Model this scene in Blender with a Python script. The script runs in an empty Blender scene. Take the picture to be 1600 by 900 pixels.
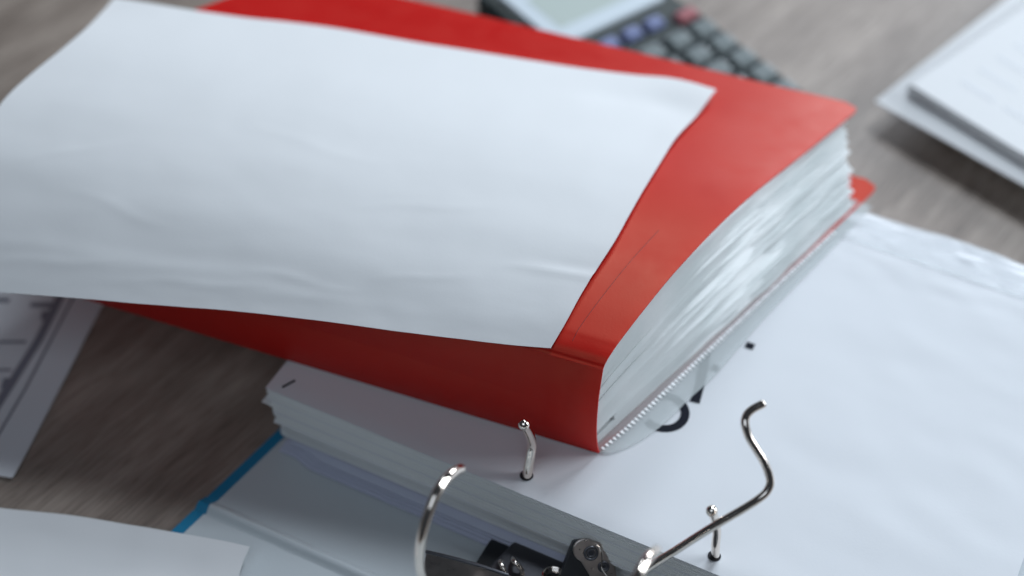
import bpy, math, random
from mathutils import Vector, noise

random.seed(7)
S = 0.01                                  # everything below is written in centimetres
C = bpy.context.scene.collection
scene = bpy.context.scene

# ------------------------------------------------------------------ camera
cam_data = bpy.data.cameras.new('camera')
cam = bpy.data.objects.new('camera', cam_data)
C.objects.link(cam)
cam.location = (0, 0, 0.541)
cam.rotation_euler = (math.radians(90 - 46.5), 0, 0)
cam_data.sensor_width = 36
cam_data.lens = 56.25
cam_data.clip_start = 0.01
cam_data.clip_end = 50
cam_data.dof.use_dof = True
cam_data.dof.focus_distance = 0.60
cam_data.dof.aperture_fstop = 3.8
scene.camera = cam

# ------------------------------------------------------------------ world and lamps (window light, plus lamps added for cover sheen and front fill)
world = bpy.data.worlds.new('World')
scene.world = world
world.use_nodes = True
bg = world.node_tree.nodes['Background']
bg.inputs['Color'].default_value = (0.72, 0.82, 1.0, 1)
bg.inputs['Strength'].default_value = 0.04


def area_lamp(name, loc, target, sx, sy, power, color):
    d = bpy.data.lights.new(name, 'AREA')
    d.shape = 'RECTANGLE'
    d.size, d.size_y = sx, sy
    d.energy = power
    d.color = color
    o = bpy.data.objects.new(name, d)
    C.objects.link(o)
    o.location = loc
    o.rotation_euler = (Vector(target) - Vector(loc)).to_track_quat('-Z', 'Y').to_euler()
    return o


area_lamp('window_light', (0.58, 1.14, 1.75), (0.0, 0.45, 0.05), 0.46, 0.40, 16.5, (0.79, 0.895, 1.0))
area_lamp('cover_sheen_light', (0.27, 1.72, 1.42), (0.05, 0.45, 0.08), 0.42, 0.35, 7.5, (0.80, 0.895, 1.0))  # extra lamp added to lay a sheen on the arch of the red cover
area_lamp('far_window_light', (0.88, 2.12, 0.42), (0.1, 0.5, 0.07), 0.60, 0.42, 11, (0.84, 0.91, 1.0))
area_lamp('side_window_light', (1.60, 0.74, 0.60), (0.1, 0.45, 0.05), 0.9, 0.6, 24, (0.82, 0.91, 1.0))
area_lamp('front_fill_light', (-0.3, -0.6, 1.5), (0.0, 0.45, 0.0), 1.3, 1.0, 5.6, (0.74, 0.86, 1.0))  # unseen fill lamp added behind the camera to brighten spine and stack front

scene.view_settings.view_transform = 'Standard'
scene.view_settings.look = 'None'
scene.view_settings.exposure = 0
scene.view_settings.gamma = 1
scene.view_settings.use_curve_mapping = False
scene.render.engine = 'CYCLES'
scene.cycles.use_denoising = True
scene.cycles.max_bounces = 8

# ------------------------------------------------------------------ materials


def new_mat(name):
    m = bpy.data.materials.new(name)
    m.use_nodes = True
    nt = m.node_tree
    return m, nt, nt.nodes['Principled BSDF']


def simple(name, col, rough, metal=0.0, spec=0.5, coat=0.0, noise_scale=None, bump=0.0, bump_dist=0.0002, vary=0.0):
    m, nt, p = new_mat(name)
    p.inputs['Base Color'].default_value = (*col, 1)
    p.inputs['Roughness'].default_value = rough
    p.inputs['Metallic'].default_value = metal
    p.inputs['Specular IOR Level'].default_value = spec
    p.inputs['Coat Weight'].default_value = coat
    p.inputs['Coat Roughness'].default_value = 0.15
    if noise_scale:
        tc = nt.nodes.new('ShaderNodeTexCoord')
        n = nt.nodes.new('ShaderNodeTexNoise')
        n.inputs['Scale'].default_value = noise_scale
        n.inputs['Detail'].default_value = 4
        nt.links.new(tc.outputs['Object'], n.inputs['Vector'])
        if bump:
            b = nt.nodes.new('ShaderNodeBump')
            b.inputs['Strength'].default_value = bump
            b.inputs['Distance'].default_value = bump_dist
            nt.links.new(n.outputs['Fac'], b.inputs['Height'])
            nt.links.new(b.outputs['Normal'], p.inputs['Normal'])
        if vary:
            mp = nt.nodes.new('ShaderNodeMapRange')
            mp.inputs['To Min'].default_value = max(0.02, rough - vary)
            mp.inputs['To Max'].default_value = min(1, rough + vary)
            nt.links.new(n.outputs['Fac'], mp.inputs['Value'])
            nt.links.new(mp.outputs['Result'], p.inputs['Roughness'])
    return m


def paper_mat(name, col, translucent=0.12, fibre=900, wave=28):
    m, nt, p = new_mat(name)
    p.inputs['Base Color'].default_value = (*col, 1)
    p.inputs['Roughness'].default_value = 0.75
    p.inputs['Specular IOR Level'].default_value = 0.25
    tc = nt.nodes.new('ShaderNodeTexCoord')
    n1 = nt.nodes.new('ShaderNodeTexNoise')
    n1.inputs['Scale'].default_value = fibre
    n1.inputs['Detail'].default_value = 5
    n2 = nt.nodes.new('ShaderNodeTexNoise')
    n2.inputs['Scale'].default_value = wave
    n2.inputs['Detail'].default_value = 3
    b1 = nt.nodes.new('ShaderNodeBump')
    b1.inputs['Strength'].default_value = 0.25
    b1.inputs['Distance'].default_value = 0.0001
    b2 = nt.nodes.new('ShaderNodeBump')
    b2.inputs['Strength'].default_value = 0.10
    b2.inputs['Distance'].default_value = 0.0012
    for n in (n1, n2):
        nt.links.new(tc.outputs['Object'], n.inputs['Vector'])
    nt.links.new(n1.outputs['Fac'], b1.inputs['Height'])
    nt.links.new(n2.outputs['Fac'], b2.inputs['Height'])
    nt.links.new(b2.outputs['Normal'], b1.inputs['Normal'])
    nt.links.new(b1.outputs['Normal'], p.inputs['Normal'])
    t = nt.nodes.new('ShaderNodeBsdfTranslucent')
    t.inputs['Color'].default_value = (*col, 1)
    mx = nt.nodes.new('ShaderNodeMixShader')
    mx.inputs['Fac'].default_value = translucent
    nt.links.new(p.outputs['BSDF'], mx.inputs[1])
    nt.links.new(t.outputs['BSDF'], mx.inputs[2])
    nt.links.new(mx.outputs['Shader'], nt.nodes['Material Output'].inputs['Surface'])
    return m


def wood_mat():
    m, nt, p = new_mat('grey_brown_wood')
    tc = nt.nodes.new('ShaderNodeTexCoord')
    mp = nt.nodes.new('ShaderNodeMapping')
    mp.inputs['Rotation'].default_value = (0, 0, math.radians(-52))
    nt.links.new(tc.outputs['Object'], mp.inputs['Vector'])

    def streak(sx, sy, detail, dist=0.0):
        st = nt.nodes.new('ShaderNodeMapping')
        st.inputs['Scale'].default_value = (sx, sy, 1)
        n = nt.nodes.new('ShaderNodeTexNoise')
        n.inputs['Scale'].default_value = 1
        n.inputs['Detail'].default_value = detail
        n.inputs['Roughness'].default_value = 0.6
        n.inputs['Distortion'].default_value = dist
        nt.links.new(mp.outputs['Vector'], st.inputs['Vector'])
        nt.links.new(st.outputs['Vector'], n.inputs['Vector'])
        return n.outputs['Fac']
    broad = streak(7, 60, 4, 0.6)
    fine = streak(45, 900, 5)
    pores = streak(70, 1400, 2)
    r1 = nt.nodes.new('ShaderNodeValToRGB')
    r1.color_ramp.elements[0].position = 0.27
    r1.color_ramp.elements[0].color = (0.20, 0.158, 0.130, 1)
    r1.color_ramp.elements[1].position = 0.75
    r1.color_ramp.elements[1].color = (0.40, 0.335, 0.285, 1)
    nt.links.new(broad, r1.inputs['Fac'])
    r2 = nt.nodes.new('ShaderNodeValToRGB')
    r2.color_ramp.elements[0].position = 0.36
    r2.color_ramp.elements[0].color = (0.66, 0.63, 0.61, 1)
    r2.color_ramp.elements[1].position = 0.62
    r2.color_ramp.elements[1].color = (1.12, 1.1, 1.08, 1)
    nt.links.new(fine, r2.inputs['Fac'])
    mx = nt.nodes.new('ShaderNodeMix')
    mx.data_type = 'RGBA'
    mx.blend_type = 'MULTIPLY'
    mx.inputs['Factor'].default_value = 0.9
    nt.links.new(r1.outputs['Color'], mx.inputs['A'])
    nt.links.new(r2.outputs['Color'], mx.inputs['B'])
    r3 = nt.nodes.new('ShaderNodeValToRGB')
    r3.color_ramp.elements[0].position = 0.30
    r3.color_ramp.elements[0].color = (0.45, 0.42, 0.40, 1)
    r3.color_ramp.elements[1].position = 0.42
    r3.color_ramp.elements[1].color = (1, 1, 1, 1)
    nt.links.new(pores, r3.inputs['Fac'])
    mx2 = nt.nodes.new('ShaderNodeMix')
    mx2.data_type = 'RGBA'
    mx2.blend_type = 'MULTIPLY'
    mx2.inputs['Factor'].default_value = 0.8
    nt.links.new(mx.outputs['Result'], mx2.inputs['A'])
    nt.links.new(r3.outputs['Color'], mx2.inputs['B'])
    nt.links.new(mx2.outputs['Result'], p.inputs['Base Color'])
    p.inputs['Roughness'].default_value = 0.44
    p.inputs['Specular IOR Level'].default_value = 0.8
    b = nt.nodes.new('ShaderNodeBump')
    b.inputs['Strength'].default_value = 0.3
    b.inputs['Distance'].default_value = 0.0003
    nt.links.new(fine, b.inputs['Height'])
    nt.links.new(b.outputs['Normal'], p.inputs['Normal'])
    return m


def red_mat():
    m, nt, p = new_mat('red_polypropylene')
    p.inputs['Base Color'].default_value = (0.66, 0.003, 0.006, 1)
    p.inputs['Roughness'].default_value = 0.42
    p.inputs['Specular IOR Level'].default_value = 0.95
    p.inputs['Specular Tint'].default_value = (1.0, 0.62, 0.36, 1)
    tc = nt.nodes.new('ShaderNodeTexCoord')
    n = nt.nodes.new('ShaderNodeTexNoise')
    n.inputs['Scale'].default_value = 1500
    n.inputs['Detail'].default_value = 2
    b = nt.nodes.new('ShaderNodeBump')
    b.inputs['Strength'].default_value = 0.4
    b.inputs['Distance'].default_value = 0.0001
    nt.links.new(tc.outputs['Object'], n.inputs['Vector'])
    nt.links.new(n.outputs['Fac'], b.inputs['Height'])
    n2 = nt.nodes.new('ShaderNodeTexNoise')
    n2.inputs['Scale'].default_value = 14
    n2.inputs['Detail'].default_value = 2
    b2 = nt.nodes.new('ShaderNodeBump')
    b2.inputs['Strength'].default_value = 0.25
    b2.inputs['Distance'].default_value = 0.003
    nt.links.new(tc.outputs['Object'], n2.inputs['Vector'])
    nt.links.new(n2.outputs['Fac'], b2.inputs['Height'])
    nt.links.new(b2.outputs['Normal'], b.inputs['Normal'])
    nt.links.new(b.outputs['Normal'], p.inputs['Normal'])
    n3 = nt.nodes.new('ShaderNodeTexNoise')
    n3.inputs['Scale'].default_value = 55
    n3.inputs['Detail'].default_value = 6
    n3.inputs['Roughness'].default_value = 0.65
    mr = nt.nodes.new('ShaderNodeMapRange')
    mr.inputs['From Min'].default_value = 0.3
    mr.inputs['From Max'].default_value = 0.7
    mr.inputs['To Min'].default_value = 0.36
    mr.inputs['To Max'].default_value = 0.50
    nt.links.new(tc.outputs['Object'], n3.inputs['Vector'])
    nt.links.new(n3.outputs['Fac'], mr.inputs['Value'])
    nt.links.new(mr.outputs['Result'], p.inputs['Roughness'])
    t = nt.nodes.new('ShaderNodeBsdfTranslucent')
    t.inputs['Color'].default_value = (0.75, 0.003, 0.005, 1)
    mx = nt.nodes.new('ShaderNodeMixShader')
    mx.inputs['Fac'].default_value = 0.30
    nt.links.new(p.outputs['BSDF'], mx.inputs[1])
    nt.links.new(t.outputs['BSDF'], mx.inputs[2])
    nt.links.new(mx.outputs['Shader'], nt.nodes['Material Output'].inputs['Surface'])
    return m


def film_mat(name, alpha, rough, bump_scale=0, bump_dist=0.001, tint=(0.85, 0.88, 0.9)):
    """Clear plastic film: mostly see-through, with a glossy surface."""
    m, nt, p = new_mat(name)
    p.inputs['Base Color'].default_value = (*tint, 1)
    p.inputs['Roughness'].default_value = rough
    p.inputs['Specular IOR Level'].default_value = 0.6
    p.inputs['Alpha'].default_value = alpha
    if bump_scale:
        tc = nt.nodes.new('ShaderNodeTexCoord')
        n = nt.nodes.new('ShaderNodeTexNoise')
        n.inputs['Scale'].default_value = bump_scale
        n.inputs['Detail'].default_value = 2
        b = nt.nodes.new('ShaderNodeBump')
        b.inputs['Strength'].default_value = 0.8
        b.inputs['Distance'].default_value = bump_dist
        nt.links.new(tc.outputs['Object'], n.inputs['Vector'])
        nt.links.new(n.outputs['Fac'], b.inputs['Height'])
        nt.links.new(b.outputs['Normal'], p.inputs['Normal'])
    return m


def pocket_mat():
    """Polypropylene pockets filled with paper: pale grey green, glossy, a little uneven."""
    m, nt, p = new_mat('filled_pocket_plastic')
    tc = nt.nodes.new('ShaderNodeTexCoord')
    n = nt.nodes.new('ShaderNodeTexNoise')
    n.inputs['Scale'].default_value = 35
    n.inputs['Detail'].default_value = 3
    nt.links.new(tc.outputs['Object'], n.inputs['Vector'])
    r = nt.nodes.new('ShaderNodeValToRGB')
    r.color_ramp.elements[0].position = 0.35
    r.color_ramp.elements[0].color = (0.84, 0.875, 0.865, 1)
    r.color_ramp.elements[1].position = 0.65
    r.color_ramp.elements[1].color = (0.95, 0.96, 0.95, 1)
    nt.links.new(n.outputs['Fac'], r.inputs['Fac'])
    nt.links.new(r.outputs['Color'], p.inputs['Base Color'])
    p.inputs['Roughness'].default_value = 0.30
    p.inputs['Specular IOR Level'].default_value = 0.6
    b = nt.nodes.new('ShaderNodeBump')
    b.inputs['Strength'].default_value = 0.6
    b.inputs['Distance'].default_value = 0.001
    nt.links.new(n.outputs['Fac'], b.inputs['Height'])
    nt.links.new(b.outputs['Normal'], p.inputs['Normal'])
    t = nt.nodes.new('ShaderNodeBsdfTranslucent')
    t.inputs['Color'].default_value = (0.8, 0.84, 0.84, 1)
    mx = nt.nodes.new('ShaderNodeMixShader')
    mx.inputs['Fac'].default_value = 0.45
    nt.links.new(p.outputs['BSDF'], mx.inputs[1])
    nt.links.new(t.outputs['BSDF'], mx.inputs[2])
    nt.links.new(mx.outputs['Shader'], nt.nodes['Material Output'].inputs['Surface'])
    return m


M_wood = wood_mat()
M_red = red_mat()
M_paper = paper_mat('white_paper', (0.80, 0.80, 0.80))
M_paper_print = paper_mat('white_office_paper', (0.76, 0.77, 0.79), 0.08)
M_edge = paper_mat('paper_edges', (0.84, 0.85, 0.835), 0.08)
M_lilac = paper_mat('lilac_paper', (0.60, 0.62, 0.74), 0.05)
M_pocket = pocket_mat()
M_film = film_mat('clear_film', 0.40, 0.38, tint=(0.56, 0.60, 0.60))
M_sleeve = film_mat('glossy_sleeve_film', 0.30, 0.30, 25, 0.0008, tint=(0.9, 0.92, 0.94))
M_weld = simple('white_weld', (0.95, 0.95, 0.95), 0.3)
M_blue = simple('blue_cover', (0.012, 0.21, 0.38), 0.38, noise_scale=700, bump=0.2)
M_liner = simple('grey_liner', (0.56, 0.60, 0.615), 0.42, noise_scale=800, bump=0.25)
M_nickel = simple('nickel_wire', (0.86, 0.77, 0.69), 0.09, metal=1.0, noise_scale=120, vary=0.03)
M_steel = simple('satin_steel_plate', (0.42, 0.37, 0.34), 0.30, metal=1.0, noise_scale=300, bump=0.15, vary=0.08)
M_dark_steel = simple('dark_steel', (0.10, 0.10, 0.11), 0.32, metal=0.8, noise_scale=250, vary=0.08)
M_black = simple('black_plastic', (0.012, 0.013, 0.016), 0.4)
M_ink = simple('black_ink', (0.014, 0.016, 0.024), 0.7, spec=0.1)
M_grey_ink = simple('grey_ink', (0.23, 0.23, 0.27), 0.6)
M_faint_ink = simple('faint_ink', (0.68, 0.69, 0.71), 0.6)
M_calc = simple('calculator_shell', (0.040, 0.049, 0.046), 0.55, noise_scale=900, bump=0.2)
M_calc_side = simple('calculator_side', (0.006, 0.018, 0.022), 0.35)
M_bezel = simple('display_bezel', (0.62, 0.68, 0.72), 0.35)
M_lcd = simple('lcd_glass', (0.52, 0.58, 0.54), 0.2, coat=0.4)
M_key = simple('grey_key', (0.17, 0.195, 0.195), 0.28)
M_key_blue = simple('blue_key', (0.17, 0.20, 0.36), 0.4)
M_key_red = simple('red_key', (0.36, 0.11, 0.12), 0.4)
M_well = simple('key_well', (0.008, 0.015, 0.018), 0.5)
M_hole = simple('punched_hole', (0.02, 0.02, 0.025), 0.8)

# ------------------------------------------------------------------ mesh helpers


def root(name, label, cat, loc, group=None):
    o = bpy.data.objects.new(name, None)
    C.objects.link(o)
    o.empty_display_size = 0.02
    o.location = Vector(loc) * S
    o['label'] = label
    o['category'] = cat
    if group:
        o['group'] = group
    return o


def wloc(o):
    v = Vector(o.location)
    while o.parent:
        o = o.parent
        v += Vector(o.location)
    return v


def obj(name, verts, faces, mat, parent=None, smooth=True, origin=None, bevel=0, **props):
    """One mesh object from world coordinates in centimetres."""
    if parent is not None and origin is None:
        base = Vector((0, 0, 0))
        off = wloc(parent) / S
    else:
        base = Vector(origin) if origin is not None else Vector((0, 0, 0))
        off = base
        if parent is not None:
            pw = wloc(parent) / S
            base = base - pw
    me = bpy.data.meshes.new(name)
    me.from_pydata([(Vector(v) - off) * S for v in verts], [], faces)
    me.validate()
    me.update()
    if smooth:
        for p in me.polygons:
            p.use_smooth = True
        if hasattr(me, 'set_sharp_from_angle'):
            me.set_sharp_from_angle(angle=math.radians(38))
    me.materials.append(mat)
    o = bpy.data.objects.new(name, me)
    C.objects.link(o)
    o.location = base * S
    if parent is not None:
        o.parent = parent
    if bevel:
        b = o.modifiers.new('bevel', 'BEVEL')
        b.width = bevel * S
        b.segments = 2
        b.limit_method = 'ANGLE'
        b.harden_normals = False
    for k, v in props.items():
        o[k] = v
    return o


def sheet(fn, nu, nv, th, nfn=None):
    """A closed thin slab whose top follows fn(a, b), a and b from 0 to 1; th is thickness downwards."""
    top = [[Vector(fn(i / nu, j / nv)) for i in range(nu + 1)] for j in range(nv + 1)]
    vs, fs = [], []
    W = nu + 1
    for r in top:
        vs += r
    n0 = len(vs)
    for j in range(nv + 1):
        for i in range(nu + 1):
            du = top[j][min(i + 1, nu)] - top[j][max(i - 1, 0)]
            dv = top[min(j + 1, nv)][i] - top[max(j - 1, 0)][i]
            n = du.cross(dv).normalized()
            vs.append(top[j][i] - n * th)
    for j in range(nv):
        for i in range(nu):
            a = j * W + i
            fs.append((a, a + 1, a + W + 1, a + W))
            fs.append((n0 + a, n0 + a + W, n0 + a + W + 1, n0 + a + 1))
    for i in range(nu):
        fs.append((i, n0 + i, n0 + i + 1, i + 1))
        a = nv * W + i
        fs.append((a, a + 1, n0 + a + 1, n0 + a))
    for j in range(nv):
        a = j * W
        fs.append((a, a + W, n0 + a + W, n0 + a))
        a = j * W + nu
        fs.append((a, n0 + a, n0 + a + W, a + W))
    return vs, fs


def smooth_path(pts, per=8):
    P = [Vector(p) for p in pts]
    P = [P[0] * 2 - P[1]] + P + [P[-1] * 2 - P[-2]]
    out = []
    for i in range(1, len(P) - 2):
        for k in range(per):
            t = k / per
            a, b, c, d = P[i - 1], P[i], P[i + 1], P[i + 2]
            out.append(0.5 * ((2 * b) + (c - a) * t + (2 * a - 5 * b + 4 * c - d) * t * t + (3 * b - a - 3 * c + d) * t ** 3))
    out.append(P[-2])
    return out


def tube(pts, r, seg=16, per=8, round_end=True, smooth=True, ball=None):
    path = smooth_path(pts, per) if smooth else [Vector(p) for p in pts]
    n = len(path)
    T = [(path[min(i + 1, n - 1)] - path[max(i - 1, 0)]).normalized() for i in range(n)]
    ref = Vector((0, 0, 1)) if abs(T[0].z) < 0.9 else Vector((1, 0, 0))
    N = (ref - T[0] * ref.dot(T[0])).normalized()
    rings = []

    def ring(c, n_, t_, rad):
        b_ = t_.cross(n_)
        return [c + (n_ * math.cos(2 * math.pi * k / seg) + b_ * math.sin(2 * math.pi * k / seg)) * rad for k in range(seg)]
    Ns = []
    for i in range(n):
        N = (N - T[i] * N.dot(T[i])).normalized()
        Ns.append(N)
    if round_end:
        for q in (0.15, 0.5, 0.85):
            rings.append(ring(path[0] - T[0] * r * 0.7 * (1 - q), Ns[0], T[0], r * math.sqrt(1 - (1 - q) ** 2)))
    for i in range(n):
        rings.append(ring(path[i], Ns[i], T[i], r))
    if round_end:
        for q in (0.85, 0.5, 0.15):
            rings.append(ring(path[-1] + T[-1] * r * 0.7 * (1 - q), Ns[-1], T[-1], r * math.sqrt(1 - (1 - q) ** 2)))
    vs = [v for rg in rings for v in rg]
    fs = []
    for j in range(len(rings) - 1):
        for k in range(seg):
            a, b = j * seg + k, j * seg + (k + 1) % seg
            fs.append((a, b, b + seg, a + seg))
    fs.append(tuple(reversed(range(seg))))
    fs.append(tuple((len(rings) - 1) * seg + k for k in range(seg)))
    return vs, fs


def ball(c, r, nu=16, nv=10):
    c = Vector(c)
    vs, fs = [c + Vector((0, 0, r))], []
    for j in range(1, nv):
        th = math.pi * j / nv
        for i in range(nu):
            ph = 2 * math.pi * i / nu
            vs.append(c + Vector((math.sin(th) * math.cos(ph), math.sin(th) * math.sin(ph), math.cos(th))) * r)
    vs.append(c - Vector((0, 0, r)))
    for i in range(nu):
        fs.append((0, 1 + i, 1 + (i + 1) % nu))
        for j in range(nv - 2):
            a = 1 + j * nu
            fs.append((a + i, a + nu + i, a + nu + (i + 1) % nu, a + (i + 1) % nu))
        a = 1 + (nv - 2) * nu
        fs.append((a + i, len(vs) - 1, a + (i + 1) % nu))
    return vs, fs


def prism(poly, z0, z1):
    """Vertical prism over a polygon of (x, y) points."""
    n = len(poly)
    vs = [(p[0], p[1], z0) for p in poly] + [(p[0], p[1], z1) for p in poly]
    area = sum(poly[i][0] * poly[(i + 1) % n][1] - poly[(i + 1) % n][0] * poly[i][1] for i in range(n))
    idx = list(range(n)) if area > 0 else list(reversed(range(n)))
    fs = [tuple(reversed(idx)), tuple(i + n for i in idx)]
    for k in range(n):
        a, b = idx[k], idx[(k + 1) % n]
        fs.append((a, b, b + n, a + n))
    return vs, fs


def frustum(cx, cy, ax, ay, hw, hd, z0, z1, top=0.8):
    """A tapered key on local axes ax, ay."""
    vs = []
    for z, k in ((z0, 1.0), (z1, top)):
        for sx, sy in ((-1, -1), (1, -1), (1, 1), (-1, 1)):
            v = ax * (sx * hw * k) + ay * (sy * hd * k)
            vs.append((cx + v.x, cy + v.y, z))
    return vs, [(3, 2, 1, 0), (4, 5, 6, 7), (0, 1, 5, 4), (1, 2, 6, 5), (2, 3, 7, 6), (3, 0, 4, 7)]


def join(*parts):
    vs, fs = [], []
    for v, f in parts:
        n = len(vs)
        vs += list(v)
        fs += [tuple(i + n for i in q) for q in f]
    return vs, fs


def ribbon(pts, w, surf, th=0.004):
    """A printed stroke of width w along 2-D points, laid on surf(x, y) -> Vector."""
    P = [Vector((p[0], p[1])) for p in pts]
    n = len(P)
    vs, fs = [], []
    for i in range(n):
        t = (P[min(i + 1, n - 1)] - P[max(i - 1, 0)]).normalized()
        s = Vector((-t.y, t.x)) * w * 0.5
        for q in (P[i] + s, P[i] - s):
            vs.append(surf(q.x, q.y) + Vector((0, 0, th)))
    for i in range(n - 1):
        fs.append((2 * i, 2 * i + 1, 2 * i + 3, 2 * i + 2))
    return vs, fs


def fract(p, seed=0.0, h=1.0, octaves=3):
    return noise.fractal(Vector((p[0], p[1], seed)), h, 2.0, octaves)

# ------------------------------------------------------------------ the desk
def box(x0, x1, y0, y1, z0, z1):
    return prism([(x0, y0), (x1, y0), (x1, y1), (x0, y1)], z0, z1)


obj('table', *box(-110, 110, -10, 140, -2.8, 0.0), M_wood, origin=(0, 60, 0), smooth=False, bevel=0.2, kind='structure')

# ------------------------------------------------------------------ frames of reference
# binder: u runs along the spine, v across it, both measured from the first post
ANG = math.radians(-27)
U = Vector((math.cos(ANG), math.sin(ANG), 0))
V = Vector((-U.y, U.x, 0))
POST = Vector((0.58, 37.74, 0))


def bnd(u, v, z):
    return POST + U * u + V * v + Vector((0, 0, z))


def quad_prism(pts, z0, z1):
    return prism([tuple(bnd(u, v, 0).xy) for u, v in pts], z0, z1)


# ------------------------------------------------------------------ lever arch binder
binder = root('lever_arch_binder', 'open ring binder with grey lining, blue edges and nickel lever mechanism under the punched pages', 'binder', bnd(0, -5, 0))


def left_edge(v, inset=0.0):
    return -11.69 + (v + 0.12) * 0.1617 + inset


def board(name, v0, v1, inset0, inset1, z0, z1, mat, lin):
    pts = [(left_edge(v0 + inset0, lin), v0 + inset0), (20, v0 + inset0), (20, v1 - inset1), (left_edge(v1 - inset1, lin), v1 - inset1)]
    return obj(name, *quad_prism(pts, z0, z1), mat, binder, smooth=False, bevel=0.05)


bb = board('back_board', -4.75, 20.0, 0, 0, 0.02, 0.25, M_blue, 0)
sb = board('spine_board', -12.6, -5.45, 0, 0, 0.02, 0.25, M_blue, 0)
fb = board('front_board', -36, -13.3, 0, 0, 0.02, 0.25, M_blue, 0)


def liner(name, v0, v1, parent):
    def f(a, b):
        v = v0 + (v1 - v0) * b
        l = left_edge(v, 0.55)
        u = l + (19.8 - l) * a
        return bnd(u, v, 0.30 + 0.012 * fract((u * 0.25, v * 0.25), 3))
    return obj('lining', *sheet(f, 40, 20, 0.045), M_liner, parent)


liner('lining', -4.75, 19.5, bb)
liner('lining', -12.5, -5.45, sb)
liner('lining', -35.5, -13.3, fb)


def hinge(vc, mat, l_in, r, z, name, zs=1.0):
    prof = []
    for k in range(13):
        t = -1 + 2 * k / 12
        prof.append((t * 0.42, z + r * (0.5 + 0.5 * math.cos(math.pi * t))))

    def f(a, b):
        k = b * 12
        i = min(int(k), 11)
        q = k - i
        dv = prof[i][0] * (1 - q) + prof[i + 1][0] * q
        zz = prof[i][1] * (1 - q) + prof[i + 1][1] * q
        l = left_edge(vc, l_in)
        u = l + (19.8 - l) * a
        return bnd(u, vc + dv, zz)
    return obj(name, *sheet(f, 30, 12, 0.05), mat, binder)


hinge(-5.1, M_blue, 0.0, 0.20, 0.22, 'hinge_cover')
hinge(-5.1, M_liner, 0.58, 0.26, 0.29, 'hinge_lining')
hinge(-12.95, M_blue, 0.0, 0.20, 0.22, 'hinge_cover')
hinge(-12.95, M_liner, 0.58, 0.26, 0.29, 'hinge_lining')

# the mechanism
base = obj('base_plate', *quad_prism([(-0.9, -4.1), (9.0, -4.1), (9.0, -1.15), (-0.9, -1.15)], 0.33, 0.62), M_black, binder, smooth=False, bevel=0.06)
obj('bridge', *quad_prism([(-0.35, -3.3), (3.3, -3.3), (3.3, -1.3), (0.1, -1.3)], 0.62, 1.02), M_dark_steel, base, smooth=False, bevel=0.12)
obj('bridge', *quad_prism([(4.7, -3.4), (7.9, -3.4), (7.9, -1.3), (4.7, -1.3)], 0.62, 1.0), M_dark_steel, base, smooth=False, bevel=0.12)
tab = [bnd(0.55, -2.15, 1.0), bnd(0.55, -2.3, 1.35), bnd(0.75, -2.5, 1.5), bnd(1.05, -2.55, 1.3), bnd(1.2, -2.7, 1.05)]
obj('tab', *tube(tab, 0.10, 10, 6), M_nickel, base)
tab = [bnd(0.1, -2.35, 1.0), bnd(0.15, -2.6, 1.25), bnd(0.42, -2.8, 1.2), bnd(0.5, -2.9, 1.03)]
obj('tab', *tube(tab, 0.09, 10, 6), M_nickel, base)

# posts: straight tubes that bend towards the arches
post1 = [bnd(0, 0, 0.5), bnd(0, 0, 2.4), bnd(0, 0.02, 3.6), bnd(0, 0.26, 4.5), bnd(0, 0.42, 5.2), bnd(0, 0.12, 6.2), bnd(0, -0.30, 7.2)]
p1 = obj('post', *tube(post1, 0.19, 20, 8, round_end=False), M_nickel, binder)
post2 = [bnd(7.96, 0, 0.5), bnd(7.96, 0, 2.4), bnd(7.96, -0.1, 3.6), bnd(7.96, -0.3, 4.6), bnd(7.95, -0.42, 5.6), bnd(7.88, -0.62, 6.5), bnd(7.80, -0.98, 7.5)]
p2 = obj('post', *tube(post2, 0.17, 20, 8, round_end=False), M_nickel, binder)
obj('tip', *ball(bnd(0, -0.30, 7.2), 0.225), M_nickel, p1)
obj('tip', *ball(bnd(7.80, -0.98, 7.5), 0.215), M_nickel, p2)

arch_vz = [(-5.15, 10.18), (-5.62, 10.55), (-6.25, 10.82), (-6.89, 10.78), (-7.49, 10.30), (-7.94, 9.60), (-8.14, 8.65), (-8.03, 7.50),
           (-7.4, 5.5), (-6.0, 3.2), (-4.4, 1.6), (-3.0, 0.95)]
for uu in (0.0, 7.28):
    obj('arch', *tube([bnd(uu, a, z) for a, z in arch_vz], 0.175, 20, 8), M_nickel, binder)

# the bent wire arm that swings over the second post
arm = [(1.9, 31.0, 1.2), (3.0, 31.75, 3.0), (4.63, 32.33, 5.0), (5.95, 32.62, 6.2), (7.12, 32.81, 7.3), (8.09, 33.02, 8.02), (8.62, 33.15, 8.45),
       (8.93, 33.33, 8.72), (9.0, 33.58, 9.02), (8.78, 33.96, 9.5), (8.48, 34.24, 9.9), (8.22, 34.50, 10.25), (8.09, 34.80, 10.58), (8.15, 35.05, 10.72), (8.35, 35.25, 10.8), (8.74, 35.43, 10.9)]
obj('wire_arm', *tube(arm, 0.15, 20, 8), M_nickel, binder)

# the lever plate beside the first arch, with a rolled dark lip
e1 = Vector((0.948, -0.318, 0))
e2 = Vector((-0.20, -0.60, -0.775)).normalized()
o0 = Vector((-3.30, 35.02, 2.5))


def plate_f(a, b):
    return o0 + e1 * (3.3 * a) + e2 * (3.2 * (1 - b)) + Vector((0, 0, -0.10 * (2 * a - 1) ** 2))


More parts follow.
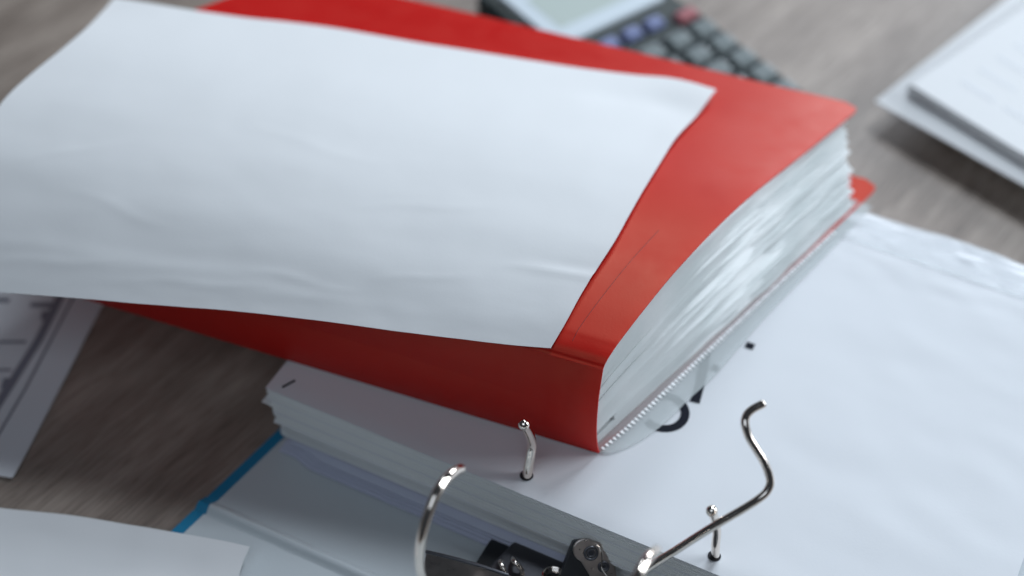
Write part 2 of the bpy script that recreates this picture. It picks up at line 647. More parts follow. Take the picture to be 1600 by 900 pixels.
lp = obj('lever_plate', *sheet(plate_f, 12, 8, 0.10), M_steel, binder)
obj('lip', *tube([plate_f(t / 8, 1.0) + Vector((0, 0.02, 0.02)) for t in range(9)], 0.075, 12, 4), M_dark_steel, lp)
sl = o0 + e1 * 2.25 + e2 * 0.75
obj('slot_clip', *tube([sl, sl + e1 * 0.35 - Vector((0, 0.05, -0.12)), sl + e1 * 1.0 + e2 * 0.12, sl + e1 * 1.7 + e2 * 0.3], 0.13, 12, 6), M_black, lp)
obj('slot_clip', *tube([sl + e2 * 0.35, sl + e1 * 0.6 + e2 * 0.35, sl + e1 * 1.6 + e2 * 0.6], 0.09, 12, 6), M_nickel, lp)

# pivot bracket with two eyelets
n3 = Vector((0.05, -0.74, 0.67)).normalized()
a1 = U.copy()
a1 = (a1 - n3 * a1.dot(n3)).normalized()
a2 = n3.cross(a1)
pc = Vector((3.0, 34.75, 2.55))


def slab(outline, depth, back=0.0):
    m = len(outline)
    vs = [pc + a1 * x + a2 * y + n3 * back for x, y in outline] + [pc + a1 * x + a2 * y + n3 * (back - depth) for x, y in outline]
    fs = [tuple(range(m)), tuple(reversed(range(m, 2 * m)))]
    for k in range(m):
        q = (k + 1) % m
        fs.append((k, k + m, q + m, q))
    return vs, fs


outl = []
for k in range(10):
    t = math.radians(75 + 190 * k / 9)
    outl.append((-0.22 + 0.52 * math.cos(t), 0.15 + 0.47 * math.sin(t)))
outl += [(0.25, -0.75), (0.35, -1.6), (1.35, -1.6), (1.30, -0.55), (0.98, 0.05), (0.55, 0.48), (0.2, 0.62)]
br = obj('pivot_bracket', *slab(outl, 0.16), M_steel, binder, smooth=False, bevel=0.05)
obj('side_cheek', *slab([(-0.78, 0.28), (-0.5, 0.48), (0.35, -0.9), (0.3, -1.9), (-0.85, -1.9)], 0.5, -0.2), M_black, br, smooth=False, bevel=0.05)


def torus(c, n, R, r, mu=24, mv=10):
    n = n.normalized()
    x = (Vector((0, 0, 1)).cross(n)).normalized()
    y = n.cross(x)
    vs, fs = [], []
    for i in range(mu):
        A_ = 2 * math.pi * i / mu
        d = x * math.cos(A_) + y * math.sin(A_)
        for j in range(mv):
            B_ = 2 * math.pi * j / mv
            vs.append(c + d * (R + r * math.cos(B_)) + n * (r * math.sin(B_)))
    for i in range(mu):
        for j in range(mv):
            a, b = i * mv + j, ((i + 1) % mu) * mv + j
            c2, d2 = ((i + 1) % mu) * mv + (j + 1) % mv, i * mv + (j + 1) % mv
            fs.append((a, b, c2, d2))
    return vs, fs


def disc(c, n, R, m=20):
    n = n.normalized()
    x = (Vector((0.1, 0, 1)).cross(n)).normalized()
    y = n.cross(x)
    vs = [c] + [c + (x * math.cos(2 * math.pi * k / m) + y * math.sin(2 * math.pi * k / m)) * R for k in range(m)]
    return vs, [(0, 1 + k, 1 + (k + 1) % m) for k in range(m)]


for (x, y), R_ in (((-0.02, 0.12), 0.24), ((0.62, -0.22), 0.18)):
    c = pc + a1 * x + a2 * y + n3 * 0.02
    obj('eyelet', *join(torus(c, n3, R_, 0.055), torus(c, n3, R_ * 0.55, 0.04)), M_dark_steel, br)
    obj('eyelet_hole', *disc(c + n3 * 0.01, n3, R_ * 0.55), M_hole, br)
obj('spring_wire', *tube([pc + a1 * x + a2 * y + n3 * 0.12 for x, y in ((0.05, 0.55), (0.25, 0.42), (0.42, 0.15), (0.55, -0.25), (0.95, -0.6), (1.05, -1.1))], 0.035, 8, 6), M_nickel, br)
coil = []
for k in range(61):
    t = k / 60
    A_ = t * 2 * math.pi * 4
    ax = Vector((0, 0, 1)) * 0.10 * 4 * t
    coil.append(bnd(2.35 + 0.42 * math.cos(A_), -2.35 + 0.42 * math.sin(A_), 1.10) + ax)
obj('spring', *tube(coil, 0.05, 8, 1, smooth=False), M_nickel, base)

# ------------------------------------------------------------------ pages held by the binder
TOPZ = 3.60
card = root('card_divider', 'pale lilac card at the bottom of the punched pages, sticking out over the grey lining', 'divider', bnd(0, -1, 0.36))
for k in range(4):
    vv0 = -1.62 + 0.10 * k + random.uniform(-.05, .05)
    ul = -10.9 + random.uniform(-0.12, 0.12) + 0.12 * k
    zz = 0.46 + 0.14 * k

    def f(a, b, vv0=vv0, ul=ul, zz=zz):
        u = ul + (18.0 - ul) * a
        v = vv0 + (19.5 - vv0) * b
        r = 0.5
        if b == 0 and a < 0.03:
            v += 0.25
        return bnd(u, v, zz + 0.02 * fract((u * .3, v * .3), 5 + k))
    obj('card', *sheet(f, 36, 12, 0.10), M_lilac, card)

docu = root('punched_document', 'thick white punched wad on the binder posts with big black characters on top', 'document', bnd(0, 0, 0.92))


def front_v(t):
    """Front edge of the pages, t = 0 lowest to 1 topmost."""
    if t < 0.50:
        return -0.96 - 0.06 * (t / 0.50)
    return -1.36 + 0.60 * ((t - 0.50) / 0.50) ** 1.2


NP = 46
for k in range(NP):
    t = k / (NP - 1)
    z = 1.02 + (TOPZ - 0.10 - 1.02) * t
    v0 = front_v(t) + random.uniform(-0.018, 0.018)
    ul = -11.0 + 0.35 * math.sin(t * 5.0) * t + random.uniform(-0.12, 0.12) - (0.46 * random.random() if t > 0.75 else 0)
    rot = math.radians(random.uniform(-0.35, 0.35))

    def f(a, b, z=z, v0=v0, ul=ul, rot=rot, k=k):
        u = ul + (18.2 - ul) * a
        v = v0 + (20.0 - v0) * b
        dv = math.sin(rot) * u * 0.3
        du = -math.sin(rot) * (v - v0) * 0.8
        curl = 0.0
        if u < -8.5:
            curl = 0.006 * (k % 5 - 2) * (-8.5 - u) / 2.5
        return bnd(u + du, v + dv, z + curl)
    obj('page', *sheet(f, 10, 4, 0.054), M_paper_print if k % 7 == 3 else M_edge, docu)


def top_z(u, v):
    z = TOPZ + 0.02 * fract((u * 0.16, v * 0.16), 11, 1, 3)
    # soft waves on the open part to the right, a few long ripples along the far edge
    z += 0.05 * max(0, min(1, (u - 5) / 6)) * fract((u * 0.22 + v * 0.05, v * 0.4), 17, 1, 2)
    far = max(0.0, (v - 15.5) / 4.7)
    z += 0.10 * far * fract((u * 0.5, v * 1.3), 23, 1, 2) + 0.05 * far
    front = max(0.0, (-0.1 - v) / 0.7)
    z -= 0.05 * front * front
    return z


def top_surf(x, y):
    d = Vector((x, y, 0)) - POST
    u, v = d.dot(U), d.dot(V)
    return bnd(u, v, top_z(u, v))


def top_f(a, b):
    u = -11.35 + (18.3 + 11.35) * a
    v = -0.80 + (20.25 + 0.80) * b
    return bnd(u, v, top_z(u, v))


tp = obj('top_page', *sheet(top_f, 120, 80, 0.03), M_paper_print, docu)


def top_uv(u, v):
    return bnd(u, v, top_z(u, v))


def flat_ink(name, strokes, mat, parent, surf, lift=0.02):
    obj(name, *join(*[ribbon(p, w, surf, lift) for p, w in strokes]), mat, parent, smooth=False)


arc = [(3.50 + 0.86 * math.cos(math.radians(a_)), 5.42 + 0.86 * math.sin(math.radians(a_))) for a_ in range(-120, 136, 12)]
flat_ink('lettering', [
    (arc + [(2.1, 5.95), (1.1, 5.9), (1.05, 4.4)], 0.36),
    ([(4.42, 6.45), (4.22, 7.5), (3.8, 9.2)], 0.40),
    ([(4.30, 8.55), (4.62, 8.55)], 0.36),
    ([(5.12, 10.36), (5.48, 10.36)], 0.36),
], M_ink, tp, lambda x, y: top_uv(x, y))
# clear sleeve lying over the far part of the top page
def sleeve_f(a, b_):
    p_ = top_f(0.42 + a * 0.578, 0.905 + b_ * 0.098)
    x = a * 17.0
    fold = 0.12 * math.sin(math.pi * b_) ** 2 * (0.6 + 0.8 * fract((x * 0.22, b_ * 1.6), 31, 1, 2)) + 0.05 * abs(fract((x * 0.3, b_ * 4), 37, 1, 2)) * math.sin(math.pi * b_)
    return p_ + Vector((0, 0, 0.035 + max(0.0, fold)))


obj('sleeve', *sheet(sleeve_f, 110, 30, 0.01), M_sleeve, docu)
obj('staple', *tube([top_uv(-10.98, -0.48) + Vector((0, 0, .04)), top_uv(-10.72, 0.02) + Vector((0, 0, .04))], 0.045, 8, 3), M_black, docu)
for uu, vv, r_ in ((-0.03, 0.03, 0.27), (7.93, -0.11, 0.25)):
    c = top_uv(uu, vv)
    obj('punch_hole', *disc(c + Vector((0, 0, 0.035)), Vector((0, 0, 1)), r_), M_hole, tp)
    obj('hole_rim', *torus(c + Vector((0, 0, 0.035)), Vector((0, 0, 1)), r_, 0.035), M_film, tp)

# ------------------------------------------------------------------ red presentation folder lying on the pages
FA = Vector((3.42, 38.82, 0))                        # its near right corner
FT = Vector((-28.95, 11.08, 0)) * 0.95               # along its spine, right to left
FLEN = FT.length
FD = Vector((math.cos(math.radians(55.22)), math.sin(math.radians(55.22)), 0))   # across the top cover
BD = Vector((math.cos(math.radians(48.75)), math.sin(math.radians(48.75)), 0))   # across the back cover
BZ = 3.76
prof = [(0.0, 3.72), (-0.14, 4.3), (-0.26, 5.1), (-0.31, 5.94), (-0.30, 6.8), (-0.26, 7.5), (-0.15, 8.3), (-0.07, 8.80)]
prof2 = [(-0.10, 8.86), (-0.02, 8.92), (0.08, 9.04), (0.30, 9.20), (0.7, 9.34), (1.2, 9.45), (2.8, 9.66), (5.14, 9.78), (8.37, 9.54),
         (11.21, 9.03), (14.25, 8.21), (18.19, 7.11), (22.53, 6.0)]
pp = [Vector((q.x, q.y)) for q in smooth_path([(a, b, 0) for a, b in prof], 4)] + [Vector((q.x, q.y)) for q in smooth_path([(a, b, 0) for a, b in prof2], 6)]
acc = [0.0]
for i in range(1, len(pp)):
    acc.append(acc[-1] + (pp[i] - pp[i - 1]).length)


def cover_z(d):
    for (a, b), (c, e) in zip(prof2[2:], prof2[3:]):
        if a <= d <= c:
            return b + (e - b) * (d - a) / (c - a)
    return prof2[2][1] if d < prof2[2][0] else prof2[-1][1]


def smin(dist, r):
    """How far the rounded corner cuts in, dist from the outer edge."""
    if dist >= r:
        return 0.0
    return r - math.sqrt(max(0.0, r * r - (r - dist) ** 2))


folder = root('presentation_folder', 'thick red plastic presentation folder full of clear pockets, lying on the punched document', 'folder', FA + Vector((0, 0, 3.66)))


def cover_f(a, b):
    i = b * (len(pp) - 1)
    k = min(int(i), len(pp) - 2)
    q = pp[k].lerp(pp[k + 1], i - k)
    total = acc[-1]
    dist = total - (acc[k] + (acc[k + 1] - acc[k]) * (i - k))
    s0 = smin(dist, 0.8) / FLEN
    s = s0 + (1 - 2 * s0) * (1 - a)
    sag = 0.10 * fract((s * 3.0, q.x * 0.10), 41, 1, 2) * max(0, min(1, q.x / 4)) * min(1, s * 6)
    # the spine bows in a little along its length
    bow = 0.22 * math.sin(math.pi * min(1, s * 1.3)) * max(0, 1 - abs(q.y - 6.3) / 2.6) if q.x < 0.0 else 0
    return FA + FT * s + FD * (q.x + bow) + Vector((0, 0, q.y + sag))


# extra rows near the outer edge for the rounded corner
nrow = len(pp) - 1
cov = obj('cover', *sheet(cover_f, 60, nrow * 2, 0.075), M_red, folder)
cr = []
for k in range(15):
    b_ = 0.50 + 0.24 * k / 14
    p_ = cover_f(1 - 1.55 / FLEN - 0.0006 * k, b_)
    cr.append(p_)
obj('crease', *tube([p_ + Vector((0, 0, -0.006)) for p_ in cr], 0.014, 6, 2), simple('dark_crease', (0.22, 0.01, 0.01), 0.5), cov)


def back_f(a, b):
    d = 20.8 * b
    s0 = smin(20.8 - d, 0.8) / FLEN
    s = s0 + (1 - 2 * s0) * (1 - a)
    return FA + FT * s + BD * d + Vector((0, 0, BZ + 0.01 - 0.02 * (b < 0.01)))


obj('back_cover', *sheet(back_f, 24, 60, 0.07), M_red, folder)

NPK = 30


def leaf_bound(k, q):
    """Relative height of the boundary under pocket k at fraction q across."""
    w = 0.50 * fract((q * 2.6, k * 0.21), 51, 1, 2)
    f = (k + (w if 0 < k < NPK else 0)) / NPK
    return max(0.0, min(1.0, f))


def leaf_pt(f, q, s, start=0.18):
    dt = start + (21.35 - start) * q
    db = start + (18.7 - start) * q
    top = FA + FD * dt + Vector((0, 0, cover_z(dt) - 0.16))
    bot = FA + BD * db + Vector((0, 0, BZ + 0.09))
    edge = 1.0
    return bot.lerp(top, f) + FT * s


def slab2(ft, fb_, nu, nv):
    W = nu + 1
    vs = [ft(i / nu, j / nv) for j in range(nv + 1) for i in range(W)]
    n0 = len(vs)
    vs += [fb_(i / nu, j / nv) for j in range(nv + 1) for i in range(W)]
    fs = []
    for j in range(nv):
        for i in range(nu):
            a = j * W + i
            fs.append((a, a + 1, a + W + 1, a + W))
            fs.append((n0 + a, n0 + a + W, n0 + a + W + 1, n0 + a + 1))
    for i in range(nu):
        fs.append((i, n0 + i, n0 + i + 1, i + 1))
        a = nv * W + i
        fs.append((a, a + 1, n0 + a + 1, n0 + a))
    for j in range(nv):
        a = j * W
        fs.append((a, a + W, n0 + a + W, n0 + a))
        a = j * W + nu
        fs.append((a, n0 + a, n0 + a + W, a + W))
    return vs, fs


for k in range(NPK):
    inset = 0.34 + random.uniform(-0.03, 0.03) + 0.06 * math.sin(k * 0.9)
    outer = random.uniform(0.968, 1.0)
    start = 0.2
    if 2 <= k <= 4:
        start = 1.5

    def edge_s(q, k=k, inset=inset):
        return (inset + 0.05 * fract((q * 4.0, k * 0.35), 61, 1, 2) + 0.16 * max(0, q - 0.55) * fract((q * 16, k * 1.3), 67, 1, 2)) / FLEN

    def ft(a, b, k=k, outer=outer, start=start):
        q = b * outer
        s0 = edge_s(q)
        s = s0 + (0.97 - s0) * (1 - a)
        lo, hi = leaf_bound(k, q), leaf_bound(k + 1, q)
        return leaf_pt(lo + (hi - lo) * 0.992, q, s, start)

    def fb2(a, b, k=k, outer=outer, start=start, out=random.uniform(0.04, 0.20)):
        q = b * outer
        s0 = edge_s(q) - (0.05 + out * min(1, q * 1.6) * (0.6 + 0.8 * abs(fract((q * 7, k * 1.7), 69, 1, 2)))) / FLEN
        s = s0 + (0.97 - s0) * (1 - a)
        return leaf_pt(leaf_bound(k, q), q, s, start)
    obj('pocket', *slab2(ft, fb2, 6, 40), M_pocket, folder)

# the outermost clear pocket that sticks out under the back cover, with its row of weld marks
out_px = [(3.10, 38.98), (3.42, 38.86), (3.85, 38.80), (4.73, 39.19), (5.80, 40.00), (6.57, 40.82), (7.20, 41.56), (8.47, 42.99), (10.96, 46.30), (14.24, 50.24), (16.42, 52.92)]
outp = smooth_path([(x, y, 0) for x, y in out_px], 6)


def clear_f(a, b):
    i = b * (len(outp) - 1)
    k = min(int(i), len(outp) - 2)
    o_ = outp[k].lerp(outp[k + 1], i - k)
    t_ = max(0.0, (Vector((o_.x, o_.y, 0)) - FA).dot(BD))
    inner = FA + BD * t_ + FT * 0.035
    p_ = inner.lerp(Vector((o_.x, o_.y, 0)), a)
    return Vector((p_.x, p_.y, 3.815 - 0.10 * max(0, a - 0.3) / 0.7 + 0.015 * fract((b * 8, a * 2), 71)))


cp = obj('clear_pocket', *sheet(clear_f, 8, 70, 0.015), M_film, folder)
marks = []
out_n = Vector((BD.y, -BD.x, 0))
for k in range(74):
    t_ = 0.25 + 0.222 * k
    near = max(0.0, 1 - t_ / 1.6)
    base_ = FA + BD * t_ + out_n * (0.05 - 0.10 * near) + Vector((0, 0, 3.842 - 0.05 * near))
    w_ = BD * (0.062 + 0.012 * (k % 3))
    ln = out_n * (0.18 - 0.05 * near)
    up = Vector((0, 0, 0.02))
    vs_ = [base_ - w_, base_ + w_, base_ + ln + w_ * 0.35 - up, base_ + ln - w_ * 0.35 - up]
    vs_ += [p + up for p in vs_]
    marks.append((vs_, [(3, 2, 1, 0), (4, 5, 6, 7), (0, 1, 5, 4), (1, 2, 6, 5), (2, 3, 7, 6), (3, 0, 4, 7)]))
obj('weld_marks', *join(*marks), M_weld, folder, smooth=False, kind='stuff')

# ------------------------------------------------------------------ blank sheet lying over the red folder
NET = [[[-24.7, 44.71, 6.91], [-22.67, 44.34, 7.16], [-20.66, 43.98, 7.4], [-18.69, 43.59, 7.6], [-16.74, 43.22, 7.79], [-14.81, 42.84, 7.98], [-12.92, 42.48, 8.16], [-11.05, 42.14, 8.32], [-9.2, 41.74, 8.46], [-7.37, 41.34, 8.58], [-5.57, 40.92, 8.69], [-3.79, 40.51, 8.8], [-2.03, 40.14, 8.9], [-0.29, 39.78, 9.01], [1.44, 39.46, 9.12]], [[-24.2, 45.86, 7.68], [-22.17, 45.48, 7.89], [-20.17, 45.11, 8.08], [-18.19, 44.71, 8.26], [-16.24, 44.33, 8.42], [-14.31, 43.96, 8.56], [-12.41, 43.59, 8.71], [-10.53, 43.22, 8.85], [-8.67, 42.82, 8.95], [-6.84, 42.4, 9.05], [-5.03, 41.99, 9.13], [-3.24, 41.58, 9.22], [-1.47, 41.16, 9.34], [0.29, 40.8, 9.42], [2.02, 40.42, 9.51]], [[-23.74, 47.1, 8.37], [-21.71, 46.71, 8.54], [-19.71, 46.34, 8.69], [-17.72, 45.93, 8.83], [-15.77, 45.56, 8.96], [-13.84, 45.18, 9.08], [-11.93, 44.79, 9.19], [-10.03, 44.38, 9.32], [-8.17, 43.97, 9.4], [-6.32, 43.54, 9.49], [-4.5, 43.11, 9.55], [-2.7, 42.72, 9.59], [-0.91, 42.36, 9.63], [0.86, 42.01, 9.68], [2.6, 41.62, 9.71]], [[-23.33, 48.47, 8.97], [-21.29, 48.07, 9.09], [-19.27, 47.68, 9.2], [-17.27, 47.24, 9.34], [-15.29, 46.84, 9.45], [-13.35, 46.45, 9.55], [-11.43, 46.07, 9.6], [-9.53, 45.7, 9.64], [-7.65, 45.3, 9.68], [-5.79, 44.88, 9.72], [-3.94, 44.45, 9.75], [-2.12, 44.04, 9.78], [-0.31, 43.68, 9.79], [1.49, 43.32, 9.81], [3.25, 42.87, 9.82]], [[-22.72, 49.81, 9.49], [-20.69, 49.41, 9.57], [-18.68, 49.03, 9.62], [-16.7, 48.65, 9.67], [-14.73, 48.29, 9.72], [-12.78, 47.92, 9.77], [-10.85, 47.53, 9.79], [-8.94, 47.15, 9.8], [-7.04, 46.74, 9.82], [-5.17, 46.31, 9.84], [-3.31, 45.88, 9.85], [-1.46, 45.46, 9.87], [0.36, 45.06, 9.88], [2.18, 44.7, 9.89], [3.95, 44.21, 9.88]], [[-22.21, 51.44, 9.76], [-20.18, 51.06, 9.78], [-18.17, 50.68, 9.8], [-16.18, 50.3, 9.83], [-14.21, 49.95, 9.84], [-12.25, 49.59, 9.86], [-10.3, 49.15, 9.89], [-8.37, 48.74, 9.89], [-6.47, 48.35, 9.87], [-4.58, 47.94, 9.84], [-2.7, 47.52, 9.83], [-0.84, 47.12, 9.8], [1.0, 46.75, 9.77], [2.84, 46.4, 9.76], [4.62, 45.84, 9.74]], [[-21.64, 53.2, 9.87], [-19.61, 52.8, 9.88], [-17.59, 52.4, 9.89], [-15.61, 52.06, 9.85], [-13.63, 51.76, 9.82], [-11.67, 51.43, 9.79], [-9.72, 51.01, 9.76], [-7.78, 50.59, 9.74], [-5.85, 50.18, 9.72], [-3.94, 49.76, 9.7], [-2.05, 49.33, 9.67], [-0.17, 48.92, 9.65], [1.69, 48.56, 9.59], [3.55, 48.26, 9.52], [5.33, 47.62, 9.51]], [[-20.87, 54.98, 9.79], [-18.85, 54.6, 9.76], [-16.85, 54.22, 9.73], [-14.86, 53.87, 9.7], [-12.88, 53.57, 9.67], [-10.92, 53.28, 9.61], [-8.97, 52.88, 9.55], [-7.03, 52.49, 9.49], [-5.11, 52.13, 9.42], [-3.2, 51.74, 9.37], [-1.29, 51.36, 9.31], [0.59, 50.99, 9.24], [2.48, 50.65, 9.18], [4.35, 50.38, 9.08], [6.14, 49.66, 9.09]], [[-20.02, 56.82, 9.6], [-18.02, 56.49, 9.53], [-16.03, 56.15, 9.45], [-14.05, 55.87, 9.37], [-12.09, 55.65, 9.28], [-10.13, 55.4, 9.19], [-8.17, 54.99, 9.13], [-6.23, 54.64, 9.03], [-4.3, 54.33, 8.91], [-2.38, 54.01, 8.8], [-0.46, 53.7, 8.7], [1.45, 53.39, 8.59], [3.36, 53.12, 8.47], [5.27, 52.9, 8.33], [7.05, 52.09, 8.37]], [[-19.31, 59.15, 9.15], [-17.3, 58.86, 9.03], [-15.28, 58.52, 8.92], [-13.29, 58.29, 8.78], [-11.31, 58.17, 8.61], [-9.33, 57.97, 8.47], [-7.34, 57.57, 8.37], [-5.36, 57.18, 8.28], [-3.39, 56.85, 8.16], [-1.43, 56.52, 8.05], [0.53, 56.21, 7.93], [2.48, 55.91, 7.82], [4.42, 55.64, 7.68], [6.37, 55.43, 7.54], [8.17, 54.49, 7.61]], [[-18.99, 62.7, 8.05], [-16.82, 62.06, 8.14], [-14.74, 61.66, 8.04], [-12.68, 61.39, 7.9], [-10.64, 61.25, 7.73], [-8.59, 61.03, 7.57], [-6.54, 60.55, 7.5], [-4.51, 60.09, 7.41], [-2.48, 59.73, 7.3], [-0.46, 59.35, 7.2], [1.54, 58.99, 7.09], [3.54, 58.65, 6.99], [5.54, 58.34, 6.88], [7.54, 58.08, 6.75], [9.35, 57.01, 6.84]]]
net = [[Vector(p) for p in row] for row in NET]


def cr1(P, t):
    n = len(P) - 1
    x = t * n
    i = min(int(x), n - 1)
    f = x - i
    b, c = P[i], P[i + 1]
    a = P[i - 1] if i > 0 else b * 2 - c
    d = P[i + 2] if i + 2 <= n else c * 2 - b
    return 0.5 * (b * 2 + (c - a) * f + (a * 2 - b * 5 + c * 4 - d) * f * f + (b * 3 - a - c * 3 + d) * f ** 3)


def bump(x, y, cx, cy, rx, ry):
    return math.exp(-((x - cx) / rx) ** 2 - ((y - cy) / ry) ** 2)


CREASES = [(12.5, 1.6, 0.06, 4.0, 0.024), (17.5, 2.6, -0.12, 3.0, 0.028), (6.0, 2.2, 0.10, 3.6, 0.024), (27.5, 5.7, 0.12, 2.4, 0.025),
           (8.0, 6.0, -0.35, 3.0, 0.022), (21.0, 9.0, 0.25, 3.5, 0.018), (14.5, 12.0, -0.2, 4.0, 0.018), (4.5, 9.5, 0.5, 2.6, 0.025), (22.5, 4.0, 0.3, 2.5, 0.022)]


def page_f(a, b):
    p = cr1([cr1(row, a) for row in net], b)
    x, y = a * 29.7, b * 21.0
    h = 0.13 + 0.045 * fract((x * 0.12, y * 0.12), 81, 1, 2) + 0.012 * fract((x * 0.38, y * 0.5), 83, 1, 2)
    # crumpled front-left and right-hand edge, small dents
    h += 0.010 * fract((x * 0.5, y * 0.9), 85, 1, 2) * max(0, 1 - y / 6)
    h += 0.03 * bump(x, y, 29.4, 5.6, 2.0, 0.3) - 0.02 * bump(x, y, 29.0, 6.3, 2.0, 0.4)
    h += 0.03 * bump(x, y, 18, 1.5, 3.5, 0.5) + 0.03 * bump(x, y, 11, 2.5, 4, 0.6) - 0.03 * bump(x, y, 13.5, 3.4, 4, 0.7)
    h += 0.025 * bump(x, y, 4, 3.2, 3.5, 0.5)
    for cx_, cy_, th_, ln_, am_ in CREASES:
        dx_, dy_ = x - cx_, y - cy_
        al_ = dx_ * math.cos(th_) + dy_ * math.sin(th_)
        ac_ = -dx_ * math.sin(th_) + dy_ * math.cos(th_) + 0.12 * math.sin(al_ * 1.3)
        if abs(al_) < ln_:
            h += am_ * (1 - (al_ / ln_) ** 2) * max(0.0, 1 - abs(ac_) / 0.55) ** 1.5
    # lifted far right corner and right-hand edge
    h += 0.22 * bump(x, y, 29.7, 21.0, 2.8, 1.5) - 0.12 * bump(x, y, 27.0, 19.2, 3, 0.7)
    h += 0.03 * bump(x, y, 29.7, 16.8, 0.9, 1.2)
    e = max(0, (x - 27.7) / 2)
    h += 0.03 * e * e
    return p + Vector((0, 0, max(0.02, h)))


obj('blank_sheet', *sheet(page_f, 140, 100, 0.025), M_paper, origin=(-6, 52, 8),
    label='large blank white sheet draped over the red folder', category='paper')

# ------------------------------------------------------------------ calculator behind the folder
CO = Vector((8.85, 67.98, 0))
ca = math.radians(-54)
CD = Vector((math.cos(ca), math.sin(ca), 0))         # towards its lower end
CR = Vector((-CD.y, CD.x, 0))                        # towards its right side


def cal(r, d, z):
    return CO + CR * r + CD * d + Vector((0, 0, z))


def cpoly(pts):
    return [tuple(cal(r, d, 0).xy) for r, d in pts]


calc = root('calculator', 'dark grey desk calculator with grey, blue and red keys behind the red folder', 'calculator', cal(-2, -1, 0))


def rrect(r0, r1, d0, d1, rad, n=5):
    out = []
    for cx, cy, a0 in ((r1 - rad, d1 - rad, 0), (r0 + rad, d1 - rad, 90), (r0 + rad, d0 + rad, 180), (r1 - rad, d0 + rad, 270)):
        for k in range(n + 1):
            t = math.radians(a0 + 90 * k / n)
            out.append((cx + rad * math.cos(t), cy + rad * math.sin(t)))
    return out


obj('body', *prism(cpoly(rrect(-6.3, 2.62, -10, 7.6, 0.5)), 0.1, 1.15), M_calc_side, calc, smooth=False, bevel=0.12)
obj('face', *prism(cpoly(rrect(-6.08, 2.52, -9.7, 7.4, 0.45)), 1.15, 1.35), M_calc, calc, smooth=False, bevel=0.06)
disp = obj('display', *prism(cpoly(rrect(-5.45, 1.9, -9.0, -3.35, 0.3)), 1.35, 1.62), M_bezel, calc, smooth=False, bevel=0.05)
obj('screen', *prism(cpoly(rrect(-4.5, 1.1, -7.6, -4.45, 0.15)), 1.62, 1.635), M_lcd, disp, smooth=False)
keys = []
for i, d_ in enumerate((0.0, 1.56, 3.12, 4.70, 6.3)):
    for r_ in (-5.2, -3.65, -1.85, 0.0, 1.70):
        keys.append((r_, d_, 0.74, 0.60, M_key))
for r_ in (-4.8, -3.2, -1.66, -0.15):
    keys.append((r_, -1.92, 0.60, 0.42, M_key_blue))
keys.append((1.75, -1.45, 0.72, 0.40, M_key_red))
for r_, d_, hw, hd, m_ in keys:
    kv, kf = frustum(*cal(r_, d_, 0).xy, CR, CD, hw, hd, 1.36, 1.78, 0.80)
    # frustum winds for a right-handed pair, so flip
    k_ = obj('key', kv, [tuple(reversed(q)) for q in kf], m_, calc, smooth=False, bevel=0.08)
    wv, wf = frustum(*cal(r_, d_, 0).xy, CR, CD, hw + 0.14, hd + 0.13, 1.345, 1.38, 0.98)
    obj('well', wv, [tuple(reversed(q)) for q in wf], M_well, k_, smooth=False)

# ------------------------------------------------------------------ papers on the right
RC = Vector((18.48, 62.96, 0))
R1 = Vector((0.695, -0.719, 0))
R2 = Vector((0.705, 0.709, 0))
low = root('paper_wad', 'wad of blank white paper under the faintly printed document', 'paper', RC + R1 * 10 + R2 * 8)


def low_f(a, b):
    x, y = a * 29.7, b * 21
    return RC + R1 * x + R2 * y + Vector((0, 0, 1.68 + 0.04 * fract((x * .12, y * .12), 91) - 0.10 * bump(x, y, 0, 0, 3, 3)))


obj('wide_sheet', *sheet(low_f, 30, 24, 0.09), M_paper, low)
for k in range(8):
    z = 0.02 + 0.195 * k
    j = random.uniform(-0.1, 0.1)
    c_ = [RC + R1 * x + R2 * y for x, y in ((3.2 + j, 1.9 + j), (29, 1.9 + j), (29, 20), (3.2 + j, 20))]
    obj('page', *prism([tuple(p.xy) for p in c_], z, z + 0.18), M_edge, low, smooth=False)
UC = Vector((20.16, 63.36, 0))
U1 = Vector((0.652, -0.758, 0))
U2 = Vector((0.745, 0.667, 0))
upd = root('printed_document', 'white document with faint printed lines lying on the wad of blank paper', 'document', UC + U1 * 10 + U2 * 8 + Vector((0, 0, 1.75)))
for k in range(5):
    j = random.uniform(-0.06, 0.06)

    def f(a, b, k=k, j=j):
        x, y = a * 29.7, b * 21
        return UC + U1 * (x + j) + U2 * (y + j) + Vector((0, 0, 1.90 + 0.115 * k + 0.02 * fract((x * .15, y * .15), 95)))
    pg = obj('page', *sheet(f, 20, 14, 0.105), M_paper, upd)
up_surf = lambda x, y: UC + U1 * x + U2 * y + Vector((0, 0, 1.90 + 0.115 * 4 + 0.02 * fract((x * .15, y * .15), 95)))
lines = []
for row in range(9):
    y = 2.2 + row * 1.5
    x0 = 1.6
    while x0 < 27:
        l = random.uniform(0.8, 3.0)
        lines.append(([(x0, y), (x0 + l, y)], 0.24))
        x0 += l + random.uniform(0.3, 1.4)
flat_ink('printed_lines', lines, M_faint_ink, pg, up_surf, 0.015)

# ------------------------------------------------------------------ plan on the left, half under the blank sheet
LC = Vector((-20.85, 40.22, 0))
L1 = Vector((0.196, 0.9806, 0))
L2 = Vector((-0.9806, 0.196, 0))


def plan_p(x, y):
    return LC + L2 * x + L1 * y + Vector((0, 0, 0.10 + 0.03 * fract((x * .15, y * .15), 101) + 0.10 * max(0, 1 - y / 2.5) ** 2))


plan = root('printed_plan', 'white sheet printed with grey plan lines, half under the blank sheet at left', 'paper', LC + L2 * 10 + L1 * 10)
ps = obj('page', *sheet(lambda a, b: plan_p(21 * (1 - a), 15.5 * b), 30, 40, 0.02), M_paper_print, plan)


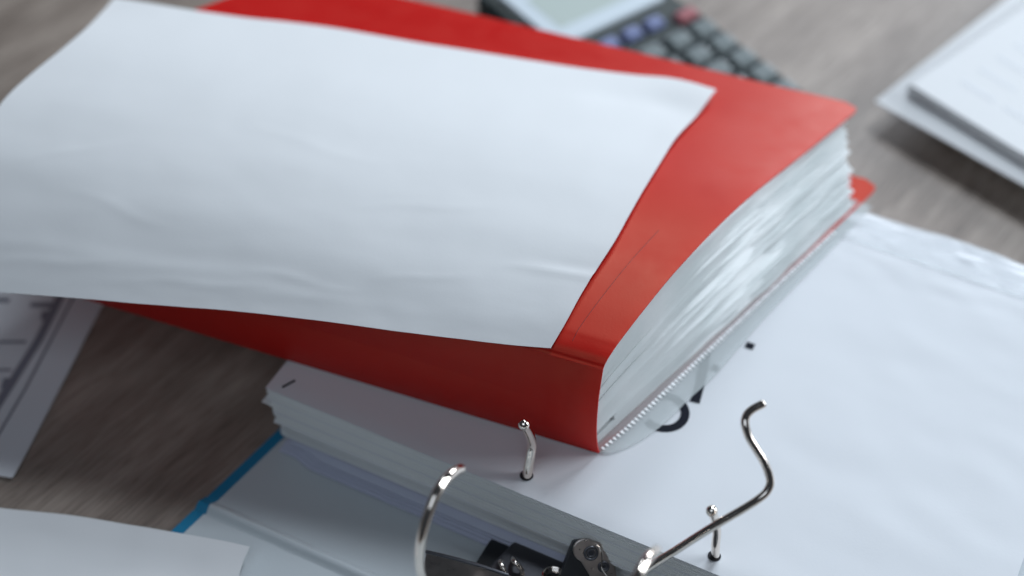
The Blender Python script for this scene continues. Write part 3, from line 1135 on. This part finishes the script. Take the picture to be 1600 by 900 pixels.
def w2p(x, y):
    d = Vector((x, y, 0)) - LC
    return d.dot(L2), d.dot(L1)


def pl(*pts):
    out = [w2p(*p) for p in pts]
    dense = []
    for a, b in zip(out, out[1:]):
        for k in range(12):
            dense.append((a[0] + (b[0] - a[0]) * k / 12, a[1] + (b[1] - a[1]) * k / 12))
    return dense + [out[-1]]


flat_ink('printed_lines', [
    (pl((-20.15, 51.5), (-20.39, 50.18), (-21.37, 45.12), (-22.03, 42.4)), 0.13),
    (pl((-21.9, 47.9), (-26, 47.9)), 0.16),
    (pl((-22.2, 46.23), (-26, 46.23)), 0.13),
    (pl((-25, 50.55), (-23.2, 50.46)), 0.3),
    (pl((-22.2, 50.2), (-20.9, 50.14)), 0.3),
], M_grey_ink, ps, lambda x, y: plan_p(x, y), 0.012)
flat_ink('printed_wall', [
    (pl((-20.85, 51.2), (-20.98, 50.3), (-21.37, 48.01), (-22.32, 44.47), (-23.2, 41.4)), 0.42),
], M_grey_ink, ps, lambda x, y: plan_p(x, y), 0.008)
flat_ink('printed_column', [
    (pl((-21.55, 49.5), (-21.15, 49.55)), 0.55),
    (pl((-22.45, 45.45), (-22.05, 45.45)), 0.6),
], M_grey_ink, ps, lambda x, y: plan_p(x, y), 0.016)

# ------------------------------------------------------------------ loose sheet at the lower left
edge = [(-34, 39.9, 0.42), (-25, 39.1, 0.45), (-20.75, 38.45, 0.50), (-17.3, 37.9, 0.66), (-13.32, 36.99, 0.86), (-11.6, 36.56, 0.98), (-10.40, 36.20, 1.08)]
esm = smooth_path(edge, 8)
side = smooth_path([(0, 0, 0), (-0.28, -1.45, -0.03), (-0.5, -6, -0.10), (-1.2, -16, -0.15)], 8)


def pick(P, t):
    x = t * (len(P) - 1)
    i = min(int(x), len(P) - 2)
    return P[i].lerp(P[i + 1], x - i)


def loose_f(a, b):
    p = pick(esm, a) + pick(side, 1 - b) * 1.0
    x, y = p.x, p.y
    h = 0.05 * fract((x * 0.2, y * 0.3), 111, 1, 3)
    h += 0.10 * bump(x - 0.3 * y, y, -15.2 - 0.3 * 34.8, 34.8, 2.2, 0.35)
    return p + Vector((0, 0, h))


obj('loose_sheet', *sheet(loose_f, 90, 70, 0.025), M_paper, origin=(-18, 34, 0.5),
    label='smaller blank white sheet lying across the blue edge of the open binder', category='paper')
